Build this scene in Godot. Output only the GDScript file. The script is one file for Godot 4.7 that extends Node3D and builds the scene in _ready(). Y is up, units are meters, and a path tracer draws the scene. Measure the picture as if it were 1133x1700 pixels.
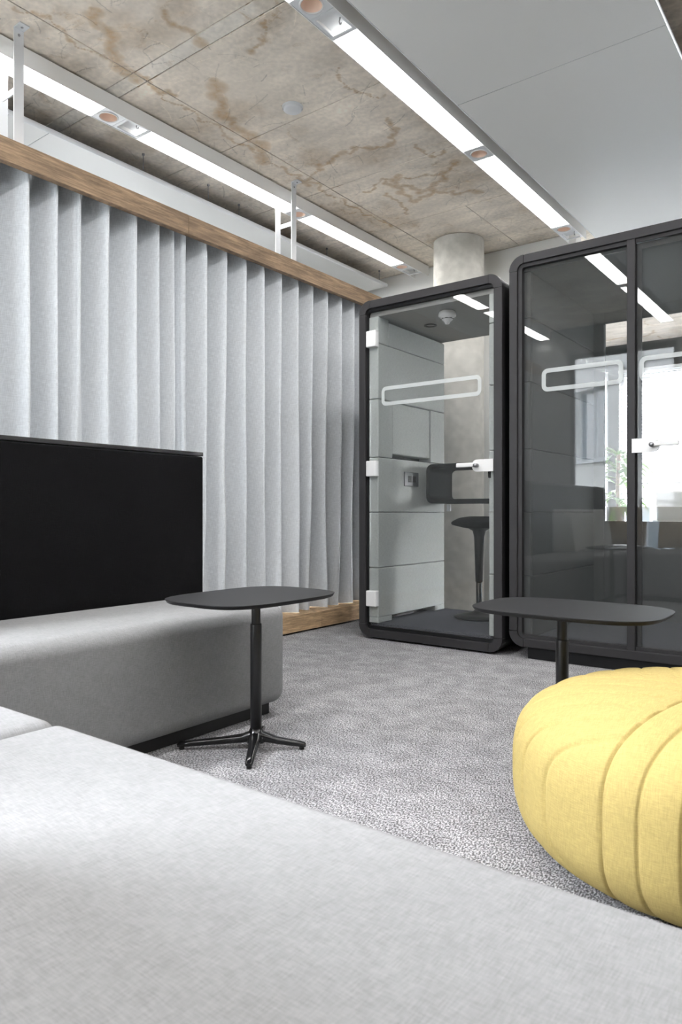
extends Node3D
# Office lounge: grey pleated curtain, two acoustic booths, low sofas, side tables and a yellow pouf under a raw concrete ceiling.
# World: -Z runs along the curtain wall towards the booths, +X points away from the curtain. Metres.

const EYE := Vector3(0, 0.83, 0)
const FOCAL := 1181.0
const YAW := 0.6508
const CEIL := 3.1

var M := {}
var taken := {}

# ------------------------------------------------------------------ photo pixel -> direction (1133 x 1700 frame)
func ray(x: float, y: float) -> Vector3:
	var r := (x - 566.5) / FOCAL
	return Vector3(cos(YAW) * r - sin(YAW), (848.0 - y) / FOCAL, -(sin(YAW) * r + cos(YAW)))

func on_y(x: float, y: float, h: float) -> Vector3:
	var d := ray(x, y)
	return EYE + d * ((h - EYE.y) / d.y)

func on_x(x: float, y: float, at: float) -> Vector3:
	var d := ray(x, y)
	return EYE + d * ((at - EYE.x) / d.x)

func on_z(x: float, y: float, at: float) -> Vector3:
	var d := ray(x, y)
	return EYE + d * ((at - EYE.z) / d.z)

# ------------------------------------------------------------------ nodes
func numbered(called: String) -> String:
	var k: int = taken.get(called, 0)
	taken[called] = k + 1
	return called if k == 0 else "%s_%03d" % [called, k]

func origin_of(n: Node) -> Vector3:
	var p := Vector3.ZERO
	while n is Node3D and n != self:
		p += n.position
		n = n.get_parent()
	return p

func thing(called: String, label: String, category: String, at := Vector3.ZERO, group := "") -> Node3D:
	var o := Node3D.new()
	o.name = numbered(called)
	add_child(o)
	o.position = at
	o.set_meta("label", label)
	o.set_meta("category", category)
	if group:
		o.set_meta("group", group)
	return o

func setting(called: String, label := "") -> Node3D:
	var o := Node3D.new()
	o.name = called
	add_child(o)
	o.set_meta("kind", "structure")
	if label:
		o.set_meta("label", label)
	return o

# at is given in the world; parents are never turned
func part(called: String, mesh: Mesh, mat: Material, parent: Node, at := Vector3.ZERO, turn := Vector3.ZERO, label := "") -> MeshInstance3D:
	var o := MeshInstance3D.new()
	o.name = called
	o.mesh = mesh
	o.material_override = mat
	parent.add_child(o, true)
	o.position = at - origin_of(parent)
	o.rotation = turn
	if label:
		o.set_meta("label", label)
	return o

# box given by two world corners
func slab(called: String, a: Vector3, b: Vector3, bevel: float, mat: Material, parent: Node, label := "", seg := 1) -> MeshInstance3D:
	var lo := Vector3(minf(a.x, b.x), minf(a.y, b.y), minf(a.z, b.z))
	var hi := Vector3(maxf(a.x, b.x), maxf(a.y, b.y), maxf(a.z, b.z))
	return part(called, rbox(hi - lo, bevel, seg), mat, parent, (lo + hi) / 2.0, Vector3.ZERO, label)

# ------------------------------------------------------------------ meshes
func start() -> SurfaceTool:
	var st := SurfaceTool.new()
	st.begin(Mesh.PRIMITIVE_TRIANGLES)
	return st

func tri(st: SurfaceTool, a: Vector3, b: Vector3, c: Vector3) -> void:
	st.add_vertex(a)
	st.add_vertex(b)
	st.add_vertex(c)

# a b c d clockwise seen from the front
func quad(st: SurfaceTool, a: Vector3, b: Vector3, c: Vector3, d: Vector3) -> void:
	tri(st, a, b, c)
	tri(st, a, c, d)

var box_cache := {}
func rbox(size: Vector3, r: float, seg := 1) -> Mesh:
	var key := [size.snapped(Vector3.ONE * 0.0005), r, seg]
	if box_cache.has(key):
		return box_cache[key]
	r = minf(r, minf(size.x, minf(size.y, size.z)) * 0.499)
	var h := size / 2.0
	var st := start()
	var n := 0
	for axis in 3:
		var u: int = (axis + 1) % 3
		var v: int = (axis + 2) % 3
		for side in [-1.0, 1.0]:
			var tu := ticks(h[u], r, seg)
			var tv := ticks(h[v], r, seg)
			for i in tu.size():
				for j in tv.size():
					var p := Vector3.ZERO
					p[axis] = side * h[axis]
					p[u] = tu[i]
					p[v] = tv[j]
					var inner := p.clamp(-(h - Vector3.ONE * r), h - Vector3.ONE * r)
					var nn := (p - inner).normalized()
					st.set_normal(nn)
					st.add_vertex(inner + nn * r)
			for i in tu.size() - 1:
				for j in tv.size() - 1:
					var a := n + i * tv.size() + j
					var b := a + tv.size()
					if side > 0:
						for k in [a, b + 1, b, a, a + 1, b + 1]:
							st.add_index(k)
					else:
						for k in [a, b, b + 1, a, b + 1, a + 1]:
							st.add_index(k)
			n += tu.size() * tv.size()
	var m := st.commit()
	box_cache[key] = m
	return m

func ticks(h: float, r: float, seg: int) -> PackedFloat32Array:
	var out := PackedFloat32Array()
	for k in seg + 1:
		out.append(-h + r - r * tan(PI / 4.0 * (1.0 - float(k) / seg)))
	for k in seg + 1:
		out.append(h - r + r * tan(PI / 4.0 * float(k) / seg))
	return out

func rrect(w: float, h: float, r: float, n := 8) -> PackedVector2Array:
	var out := PackedVector2Array()
	for q in 4:
		var c := Vector2((w / 2 - r) * [1, -1, -1, 1][q], (h / 2 - r) * [1, 1, -1, -1][q])
		for k in n + 1:
			var a := PI / 2 * (q + float(k) / n)
			out.append(c + Vector2(cos(a), sin(a)) * r)
	return out

# superellipse outline
func squircle(a: float, b: float, p: float, n := 96) -> PackedVector2Array:
	var out := PackedVector2Array()
	for k in n:
		var t := TAU * k / n
		var c := cos(t)
		var s := sin(t)
		out.append(Vector2(a * signf(c) * pow(absf(c), 2.0 / p), b * signf(s) * pow(absf(s), 2.0 / p)))
	return out

# loops of equal length joined into a skin; caps at both ends if asked
func loft(loops: Array, closed := true, cap_a := true, cap_b := true, flat := false) -> Mesh:
	var st := start()
	st.set_smooth_group(-1 if flat else 0)
	for k in loops.size() - 1:
		var a: PackedVector3Array = loops[k]
		var b: PackedVector3Array = loops[k + 1]
		var n := a.size()
		for i in (n if closed else n - 1):
			var j := (i + 1) % n
			quad(st, a[i], b[i], b[j], a[j])
	if cap_a:
		cap(st, loops[0], false)
	if cap_b:
		cap(st, loops[-1], true)
	st.generate_normals()
	return st.commit()

func cap(st: SurfaceTool, loop: PackedVector3Array, turned: bool) -> void:
	st.set_smooth_group(-1)
	var c := Vector3.ZERO
	for p in loop:
		c += p / loop.size()
	for i in loop.size():
		var j := (i + 1) % loop.size()
		if turned:
			tri(st, c, loop[j], loop[i])
		else:
			tri(st, c, loop[i], loop[j])

# outline in (x, y) pushed from z0 to z1, star-shaped outlines only
func extrude(poly: PackedVector2Array, z0: float, z1: float, edge := 0.0) -> Mesh:
	var loops := []
	var steps := [[z0, edge], [z0 + edge * signf(z1 - z0), 0.0], [z1 - edge * signf(z1 - z0), 0.0], [z1, edge]] if edge > 0 else [[z0, 0.0], [z1, 0.0]]
	var reach := 0.0001
	for p in poly:
		reach = maxf(reach, p.length())
	for s in steps:
		var l := PackedVector3Array()
		for p in poly:
			var q: Vector2 = p * (1.0 - s[1] / p.length())
			l.append(Vector3(q.x, q.y, s[0]))
		loops.append(l)
	return loft(loops, true, true, true, edge == 0.0 and poly.size() < 12)

# a frame: outline minus inline (same count), pushed from z0 to z1
func ring(outer: PackedVector2Array, inner: PackedVector2Array, z0: float, z1: float, closed := true) -> Mesh:
	var st := start()
	st.set_smooth_group(-1)
	var n := outer.size()
	for i in (n if closed else n - 1):
		var j := (i + 1) % n
		var o0 := outer[i]
		var o1 := outer[j]
		var i0 := inner[i]
		var i1 := inner[j]
		var v := func(p: Vector2, z: float): return Vector3(p.x, p.y, z)
		quad(st, v.call(o0, z1), v.call(i0, z1), v.call(i1, z1), v.call(o1, z1))
		quad(st, v.call(o0, z0), v.call(o1, z0), v.call(i1, z0), v.call(i0, z0))
		quad(st, v.call(o0, z0), v.call(o0, z1), v.call(o1, z1), v.call(o1, z0))
		quad(st, v.call(i0, z0), v.call(i1, z0), v.call(i1, z1), v.call(i0, z1))
	if not closed:
		for k in [0, n - 1]:
			var o := outer[k]
			var q := inner[k]
			quad(st, Vector3(o.x, o.y, z0), Vector3(o.x, o.y, z1), Vector3(q.x, q.y, z1), Vector3(q.x, q.y, z0))
	st.generate_normals()
	return st.commit()

func arc(c: Vector2, r: float, a0: float, a1: float, n := 10) -> PackedVector2Array:
	var out := PackedVector2Array()
	for k in n + 1:
		var a := lerpf(a0, a1, float(k) / n)
		out.append(c + Vector2(cos(a), sin(a)) * r)
	return out

# profile of (radius, height)
func lathe(profile: Array, n := 32, sharp := false) -> Mesh:
	var loops := []
	for p in profile:
		var l := PackedVector3Array()
		for k in n:
			var a := TAU * k / n
			l.append(Vector3(cos(a) * p[0], p[1], sin(a) * p[0]))
		loops.append(l)
	var st := start()
	for k in loops.size() - 1:
		st.set_smooth_group(k if sharp else 0)
		for i in n:
			var j := (i + 1) % n
			quad(st, loops[k][i], loops[k + 1][i], loops[k + 1][j], loops[k][j])
	st.generate_normals()
	return st.commit()

func tube(points: Array, r: float, n := 8) -> Mesh:
	var loops := []
	for k in points.size():
		var t: Vector3 = (points[mini(k + 1, points.size() - 1)] - points[maxi(k - 1, 0)]).normalized()
		var u := t.cross(Vector3.UP if absf(t.y) < 0.9 else Vector3.RIGHT).normalized()
		var v := t.cross(u)
		var l := PackedVector3Array()
		for i in n:
			var a := TAU * i / n
			l.append(points[k] + (u * cos(a) + v * sin(a)) * r)
		loops.append(l)
	return loft(loops)

# ------------------------------------------------------------------ textures
func noise(seed: int, freq: float, kind := FastNoiseLite.TYPE_SIMPLEX_SMOOTH, octaves := 4) -> FastNoiseLite:
	var n := FastNoiseLite.new()
	n.seed = seed
	n.frequency = freq
	n.noise_type = kind
	n.fractal_octaves = octaves
	if octaves <= 1:
		n.fractal_type = FastNoiseLite.FRACTAL_NONE
	return n

func field(n: FastNoiseLite, w: int, h: int, stretch_x := 1, stretch_y := 1) -> PackedByteArray:
	var im := n.get_seamless_image(w / stretch_x, h / stretch_y)
	if stretch_x > 1 or stretch_y > 1:
		im.resize(w, h, Image.INTERPOLATE_CUBIC)
	im.convert(Image.FORMAT_L8)
	return im.get_data()

func picture(bytes: PackedByteArray, w: int, h: int) -> ImageTexture:
	return ImageTexture.create_from_image(Image.create_from_data(w, h, false, Image.FORMAT_RGB8, bytes))

func grey_picture(bytes: PackedByteArray, w: int, h: int) -> ImageTexture:
	return ImageTexture.create_from_image(Image.create_from_data(w, h, false, Image.FORMAT_L8, bytes))

func concrete_picture() -> Array:
	var w := 1280
	var span := 6.0
	var blot := field(noise(3, 0.006, FastNoiseLite.TYPE_SIMPLEX_SMOOTH, 5), w, w)
	var fine := field(noise(5, 0.12, FastNoiseLite.TYPE_SIMPLEX_SMOOTH, 3), w, w)
	var streak := field(noise(8, 0.03, FastNoiseLite.TYPE_SIMPLEX_SMOOTH, 4), w, w, 5, 1)
	var warp := noise(11, 0.012, FastNoiseLite.TYPE_SIMPLEX_SMOOTH, 4)
	warp.fractal_type = FastNoiseLite.FRACTAL_RIDGED
	warp.domain_warp_enabled = true
	warp.domain_warp_amplitude = 40.0
	warp.domain_warp_frequency = 0.02
	var vein := field(warp, w, w)
	var pits := field(noise(21, 0.09, FastNoiseLite.TYPE_CELLULAR, 1), w, w)
	# water stains where the photograph shows them on the slab
	var stain := PackedFloat32Array()
	stain.resize(w * w)
	var wob := noise(31, 0.05)
	var lines := [
		[[355, 140], [363, 151], [365, 167], [376, 191], [392, 210], [413, 228], [431, 241], [437, 265]],
		[[150, 15], [180, 62], [190, 87], [197, 110], [222, 130]],
		[[653, 196], [656, 230], [618, 242], [566, 254], [538, 271], [515, 294], [503, 311]],
		[[659, 288], [659, 317], [687, 334], [710, 323], [745, 288], [751, 265]],
		[[640, 300], [700, 315], [760, 320], [800, 318]], [[600, 318], [640, 296], [700, 290], [740, 286]],
		[[680, 352], [660, 330], [640, 318]], [[690, 240], [720, 255], [745, 250]], [[560, 120], [590, 150], [640, 160]],
		[[30, 5], [120, 60], [230, 130], [330, 195], [420, 250], [520, 305], [650, 375]], [[205, 122], [250, 138], [300, 160]],
		[[395, 300], [420, 318], [440, 330]], [[280, 20], [330, 60], [345, 75]], [[430, 30], [440, 60], [410, 90]],
	]
	for li in lines.size():
		var line: Array = lines[li]
		var wide: float = [0.035, 0.03, 0.02, 0.022, 0.02, 0.014, 0.014, 0.014, 0.01, 0.012, 0.02, 0.02, 0.02, 0.014][li]
		for k in line.size() - 1:
			var a := on_y(line[k][0], line[k][1], CEIL)
			var b := on_y(line[k + 1][0], line[k + 1][1], CEIL)
			var steps := int(a.distance_to(b) / 0.008) + 1
			for s in steps:
				var p := a.lerp(b, float(s) / steps)
				var q := p + Vector3(wob.get_noise_2d(p.x * 120, p.z * 120), 0, wob.get_noise_2d(p.z * 120 + 90, p.x * 120)) * 0.07
				var r: float = wide * (0.5 + absf(wob.get_noise_2d(p.x * 300, p.z * 300 + 7)) * 2.5)
				var ci := (q.x + span) / span * w
				var cj := (q.z + span) / span * w
				var rp := r / span * w
				for j in range(int(cj - rp), int(cj + rp) + 1):
					for i in range(int(ci - rp), int(ci + rp) + 1):
						var d := Vector2(i - ci, j - cj).length() / rp
						if d < 1.0:
							var at := posmod(j, w) * w + posmod(i, w)
							stain[at] = maxf(stain[at], (1.0 - d * d) * 0.9)
	var scratch := PackedFloat32Array()
	scratch.resize(w * w)
	var rng := RandomNumberGenerator.new()
	rng.seed = 12
	for k in 2600:
		var p := Vector2(rng.randf() * w, rng.randf() * w)
		var dir := Vector2.from_angle(rng.randf_range(-0.75, 0.75) + (0.0 if k % 3 else 0.9))
		var bend := rng.randf_range(-0.04, 0.04)
		var tone := rng.randf_range(-0.2, 0.1)
		for q in rng.randi_range(6, 44):
			p += dir
			dir = dir.rotated(bend)
			scratch[posmod(int(p.y), w) * w + posmod(int(p.x), w)] = tone
	var out := PackedByteArray()
	out.resize(w * w * 3)
	var bump := PackedByteArray()
	bump.resize(w * w)
	for k in w * w:
		var f := fine[k] / 255.0
		var b := blot[k] / 255.0
		var t := clampf((vein[k] / 255.0 - 0.80) * 5.0, 0.0, 1.0) * clampf((b - 0.35) * 3.0, 0.0, 1.0) * 0.75
		t = maxf(t, stain[k] * clampf(0.25 + f * 1.1, 0.0, 1.0))
		t = clampf(t + clampf((b - 0.62) * 1.4, 0.0, 0.22), 0.0, 1.0)
		var s := streak[k] / 255.0
		var l := 0.95 + (b - 0.5) * -0.2 + (f - 0.5) * 0.13 + (s - 0.5) * 0.16 + scratch[k]
		if pits[k] > 236:
			l *= 0.72
		out[k * 3] = int(clampf(lerpf(236.0, 182.0, t) * l, 0, 255))
		out[k * 3 + 1] = int(clampf(lerpf(230.0, 160.0, t) * l, 0, 255))
		out[k * 3 + 2] = int(clampf(lerpf(220.0, 132.0, t) * l, 0, 255))
		bump[k] = int(clampf(128.0 + (f - 0.5) * 120.0 + (s - 0.5) * 60.0, 0, 255))
	return [picture(out, w, w), grey_picture(bump, w, w)]

func carpet_picture() -> Array:
	var w := 1024
	var loops := field(noise(41, 0.22, FastNoiseLite.TYPE_CELLULAR, 1), w, w)
	var speck := field(noise(43, 0.17, FastNoiseLite.TYPE_SIMPLEX_SMOOTH, 3), w, w, 1, 2)
	var mid := field(noise(47, 0.014, FastNoiseLite.TYPE_SIMPLEX_SMOOTH, 4), w, w)
	var out := PackedByteArray()
	out.resize(w * w * 3)
	for k in w * w:
		var s := speck[k] / 255.0
		var m := mid[k] / 255.0
		var l := 0.5 + (s - 0.5) * 2.8 + (m - 0.5) * 0.22 + (loops[k] / 255.0 - 0.5) * 0.25
		l = lerpf(132.0, 255.0, clampf(l, 0.0, 1.0))
		out[k * 3] = int(l)
		out[k * 3 + 1] = int(l * 0.995)
		out[k * 3 + 2] = int(l)
	return [picture(out, w, w), grey_picture(speck, w, w)]

# woven threads, some lighter and some darker
func weave_picture(seed: int, contrast: float) -> Array:
	var w := 512
	var along := field(noise(seed, 0.22, FastNoiseLite.TYPE_SIMPLEX_SMOOTH, 2), w, w, 16, 1)
	var across := field(noise(seed + 1, 0.22, FastNoiseLite.TYPE_SIMPLEX_SMOOTH, 2), w, w, 1, 16)
	var fine := field(noise(seed + 2, 0.3, FastNoiseLite.TYPE_SIMPLEX_SMOOTH, 2), w, w)
	var out := PackedByteArray()
	out.resize(w * w * 3)
	var bump := PackedByteArray()
	bump.resize(w * w)
	for k in w * w:
		var l := (along[k] + across[k] + fine[k] * 0.8) / 714.0 - 0.5
		var v := int(clampf(232.0 + l * contrast * 255.0, 0, 255))
		out[k * 3] = v
		out[k * 3 + 1] = v
		out[k * 3 + 2] = v
		bump[k] = int(clampf(128.0 + l * 300.0, 0, 255))
	return [picture(out, w, w), grey_picture(bump, w, w)]

func blotch_picture(seed: int, low: float, freq := 0.01) -> ImageTexture:
	var w := 512
	var a := field(noise(seed, freq, FastNoiseLite.TYPE_SIMPLEX_SMOOTH, 5), w, w)
	var out := PackedByteArray()
	out.resize(w * w * 3)
	for k in w * w:
		var v := int(lerpf(low, 255.0, clampf((a[k] / 255.0 - 0.2) * 1.7, 0.0, 1.0)))
		out[k * 3] = v
		out[k * 3 + 1] = v
		out[k * 3 + 2] = v
	return picture(out, w, w)

func oak_picture() -> Array:
	var w := 1024
	var h := 256
	var grain := field(noise(61, 0.12, FastNoiseLite.TYPE_SIMPLEX_SMOOTH, 4), w, h, 16, 1)
	var band := field(noise(67, 0.02, FastNoiseLite.TYPE_SIMPLEX_SMOOTH, 3), w, h, 4, 1)
	var fine := field(noise(69, 0.3, FastNoiseLite.TYPE_SIMPLEX_SMOOTH, 2), w, h, 6, 1)
	var out := PackedByteArray()
	out.resize(w * h * 3)
	var knots := [Vector2(190, 70), Vector2(640, 180), Vector2(860, 40)]
	for j in h:
		for i in w:
			var k := j * w + i
			var l := 0.86 + (grain[k] / 255.0 - 0.5) * 0.32 + (band[k] / 255.0 - 0.5) * 0.28 + (fine[k] / 255.0 - 0.5) * 0.14
			for q in knots:
				var d: float = Vector2((i - q.x) * 0.45, j - q.y).length()
				if d < 16.0:
					l *= lerpf(0.5, 1.0, smoothstep(3.0, 16.0, d))
			out[k * 3] = int(clampf(206.0 * l, 0, 255))
			out[k * 3 + 1] = int(clampf(180.0 * l, 0, 255))
			out[k * 3 + 2] = int(clampf(150.0 * l, 0, 255))
	return [picture(out, w, h), grey_picture(grain, w, h)]

func plain(color: Color, rough: float, metal := 0.0, spec := 0.5) -> StandardMaterial3D:
	var m := StandardMaterial3D.new()
	m.albedo_color = color
	m.roughness = rough
	m.metallic = metal
	m.metallic_specular = spec
	return m

func textured(color: Color, rough: float, pic: Array, size: Vector3, relief: float, in_world := false) -> StandardMaterial3D:
	var m := plain(color, rough, 0.0, 0.22)
	m.albedo_texture = pic[0]
	m.uv1_triplanar = true
	m.uv1_world_triplanar = in_world
	m.uv1_scale = Vector3.ONE / size
	m.uv1_triplanar_sharpness = 8.0
	if relief > 0.0:
		m.heightmap_enabled = true
		m.heightmap_texture = pic[1]
		m.heightmap_scale = relief
	return m

func patched(m: StandardMaterial3D, pic: Texture2D, size: float) -> StandardMaterial3D:
	m.detail_enabled = true
	m.detail_blend_mode = BaseMaterial3D.BLEND_MODE_MUL
	m.detail_albedo = pic
	m.detail_uv_layer = BaseMaterial3D.DETAIL_UV_2
	m.uv2_triplanar = true
	m.uv2_world_triplanar = true
	m.uv2_scale = Vector3.ONE / size
	return m

func glass_sheet(alpha: float, tint := Color(0.9, 0.95, 0.95)) -> StandardMaterial3D:
	var m := plain(Color(tint, alpha), 0.0)
	m.transparency = BaseMaterial3D.TRANSPARENCY_ALPHA
	return m

func materials() -> void:
	var conc := concrete_picture()
	var carp := carpet_picture()
	var weave := weave_picture(101, 0.34)
	var weave_fine := weave_picture(131, 0.35)
	var oak := oak_picture()
	M.concrete = textured(Color(1.0, 0.985, 0.97), 0.85, conc, Vector3.ONE * 6.0, 0.25, true)
	M.concrete_pale = textured(Color(1, 1, 1), 0.85, conc, Vector3.ONE * 6.0, 0.25, true)
	M.concrete_seam = plain(Color(0.42, 0.38, 0.33), 0.95)
	var wide := conc.duplicate()
	wide[0] = blotch_picture(77, 232, 0.02)
	M.column = textured(Color(0.84, 0.83, 0.80), 0.8, wide, Vector3.ONE * 1.4, 0.15, true)
	M.carpet = patched(textured(Color(0.79, 0.79, 0.795), 0.97, carp, Vector3.ONE * 1.0, 0.5, true), blotch_picture(81, 226, 0.02), 1.7)
	M.carpet_dark = textured(Color(0.44, 0.45, 0.48), 0.97, carp, Vector3.ONE * 0.8, 0.4, true)
	M.seat_fabric = patched(textured(Color(0.60, 0.60, 0.605), 0.95, weave, Vector3.ONE * 0.20, 0.08), blotch_picture(83, 249, 0.03), 0.9)
	M.black_fabric = textured(Color(0.07, 0.07, 0.075), 0.95, weave, Vector3.ONE * 0.30, 0.08)
	M.curtain = textured(Color(0.90, 0.915, 0.93), 0.95, weave_fine, Vector3.ONE * 0.34, 0.05)
	M.felt = textured(Color(0.74, 0.76, 0.75), 0.97, weave_fine, Vector3.ONE * 0.25, 0.05)
	M.felt_dark = textured(Color(0.34, 0.345, 0.35), 0.97, weave_fine, Vector3.ONE * 0.25, 0.05)
	M.wedge_fabric = textured(Color(0.93, 0.93, 0.92), 0.95, weave, Vector3.ONE * 0.30, 0.06)
	M.yellow = textured(Color(0.745, 0.665, 0.43), 0.93, weave, Vector3.ONE * 0.22, 0.06)
	M.beige = textured(Color(0.80, 0.72, 0.60), 0.95, weave_fine, Vector3.ONE * 0.3, 0.06)
	M.oak = textured(Color(0.76, 0.74, 0.73), 0.55, oak, Vector3(0.45, 0.45, 1.8), 0.04, true)
	M.oak_pale = textured(Color(1.0, 0.97, 0.92), 0.5, oak, Vector3(0.45, 0.45, 1.8), 0.04, true)
	M.frame = plain(Color(0.17, 0.165, 0.17), 0.5, 0.0, 0.3)
	M.frame_dark = plain(Color(0.08, 0.08, 0.085), 0.5, 0.0, 0.3)
	M.black = plain(Color(0.035, 0.035, 0.04), 0.6)
	M.black_metal = plain(Color(0.075, 0.075, 0.08), 0.38)
	M.black_gloss = plain(Color(0.07, 0.07, 0.075), 0.16)
	M.table_top = plain(Color(0.13, 0.13, 0.135), 0.5, 0.0, 0.25)
	M.white_metal = plain(Color(0.86, 0.87, 0.88), 0.4)
	M.white_gloss = plain(Color(0.88, 0.88, 0.88), 0.25)
	M.white_wall = plain(Color(0.94, 0.94, 0.93), 0.85)
	M.canopy = plain(Color(0.90, 0.90, 0.89), 0.55)
	M.beam = plain(Color(0.95, 0.95, 0.945), 0.45)
	M.copper = plain(Color(0.96, 0.86, 0.79), 0.4, 0.15)  # paler than copper: the glow of bounced light is in the colour
	M.steel = plain(Color(0.55, 0.55, 0.56), 0.35, 0.9)
	M.desk_black = plain(Color(0.06, 0.06, 0.065), 0.85, 0.0, 0.25)
	M.grey_plastic = plain(Color(0.30, 0.31, 0.32), 0.45)
	M.booth_ceiling = plain(Color(0.60, 0.60, 0.59), 0.8)
	M.glass = glass_sheet(0.02)
	M.window_glass = glass_sheet(0.0)
	M.frosted = plain(Color(0.86, 0.88, 0.88, 0.42), 0.6)
	M.frosted.transparency = BaseMaterial3D.TRANSPARENCY_ALPHA
	M.diffuser = plain(Color(0.95, 0.95, 0.95), 0.5)
	M.diffuser.emission_enabled = true
	M.diffuser.emission = Color(1.0, 0.995, 0.99)
	M.diffuser.emission_energy_multiplier = 8.0
	M.backlit_wall = plain(Color(0.55, 0.55, 0.54), 0.85)  # grey carries the shade of a backlit wall, put into the colour
	M.plaster = plain(Color(0.86, 0.87, 0.87), 0.9)
	M.facade_frame = plain(Color(0.55, 0.57, 0.58), 0.5)
	M.facade_glass = plain(Color(0.22, 0.25, 0.27), 0.1)
	M.paving = plain(Color(0.45, 0.45, 0.44), 0.95)
	M.leaf = plain(Color(0.25, 0.36, 0.16), 0.5)
	M.leaf.backlight_enabled = true
	M.leaf.backlight = Color(0.3, 0.4, 0.15)
	M.pot = plain(Color(0.75, 0.75, 0.74), 0.6)
	M.dark_frame = plain(Color(0.26, 0.26, 0.26), 0.5)

# ------------------------------------------------------------------ the scene
func _ready() -> void:
	var cam := Camera3D.new()
	cam.name = "camera"
	add_child(cam)
	cam.position = EYE
	cam.rotation = Vector3(0, YAW, 0)
	cam.keep_aspect = Camera3D.KEEP_HEIGHT
	cam.fov = rad_to_deg(2.0 * atan(850.0 / FOCAL))
	cam.near = 0.05
	cam.far = 200.0
	cam.current = true
	# a 25 mm lens stopped down: the sofa edge right at the camera falls slightly out of focus
	var lens := CameraAttributesPhysical.new()
	lens.frustum_focal_length = 12.0 / (850.0 / FOCAL)
	lens.frustum_focus_distance = 3.3
	lens.frustum_near = 0.05
	lens.frustum_far = 200.0
	lens.exposure_aperture = 6.0
	cam.attributes = lens
	var we := WorldEnvironment.new()
	we.name = "environment"
	var env := Environment.new()
	env.background_mode = Environment.BG_SKY
	var sky := Sky.new()
	var air := ProceduralSkyMaterial.new()
	air.sky_top_color = Color(0.95, 0.97, 1.0)
	air.sky_horizon_color = Color(1.0, 0.99, 0.98)
	air.ground_horizon_color = Color(0.7, 0.7, 0.7)
	air.ground_bottom_color = Color(0.5, 0.5, 0.5)
	air.sky_energy_multiplier = 8.0
	air.ground_energy_multiplier = 2.0
	sky.sky_material = air
	env.sky = sky
	env.tonemap_mode = Environment.TONE_MAPPER_LINEAR
	env.tonemap_exposure = 0.73
	env.sdfgi_enabled = true
	env.ssao_enabled = true
	env.ssil_enabled = true
	we.environment = env
	add_child(we)

	materials()
	room()
	beam_light("linear_light", -3.385, [[0.95, -0.62], [-0.74, -2.27], [-2.585, -3.86], [-4.015, -5.26]], [[-0.68, false], [-2.335, true], [-3.937, false], [-5.335, true]],
		"white linear ceiling light with copper spots hung above the oak curtain fascia")
	beam_light("linear_light", -1.945, [[0.95, -0.62], [-0.74, -2.27], [-2.605, -3.85], [-4.02, -5.30]], [[-0.68, false], [-2.346, true], [-3.936, false], [-5.377, true]],
		"white linear ceiling light with copper spots running beside the grey metal ceiling sail")
	beam_light("linear_light", -0.595, [[0.95, -0.62], [-0.74, -2.27], [-2.605, -3.85], [-4.02, -5.30]], [[-0.68, false], [-2.346, true], [-3.936, false], [-5.377, true]],
		"added white linear ceiling light out of view on the far side of the grey metal ceiling sail")  # unseen lamp, added for more light on curtain and floor
	beam_light("linear_light", 0.845, [[0.95, -0.62], [-0.74, -2.27], [-2.605, -3.85], [-4.02, -5.30]], [[-0.68, false], [-2.346, true], [-3.936, false], [-5.377, true]],
		"added white linear ceiling light out of view beside the white sail right of the pouf")  # another unseen lamp added to brighten the lounge
	canopies()
	curtains()
	booth_small()
	booth_large()
	sofas()
	side_table("side_table", Vector3(-1.745, 0, -1.80), Vector3(-1.715, 0.545, -1.755), 0.21, 0.285, [0.2, 0.175, 0.2, 0.275], "black side table with rounded top standing beside the light grey sofa bench")
	side_table("side_table", Vector3(-0.812, 0, -2.23), Vector3(-0.775, 0.530, -2.20), 0.288, 0.212, [0.16, 0.26, 0.2, 0.155], "black side table with rounded top standing behind the yellow pouf")
	pouf()
	far_office()
	outside()

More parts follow.
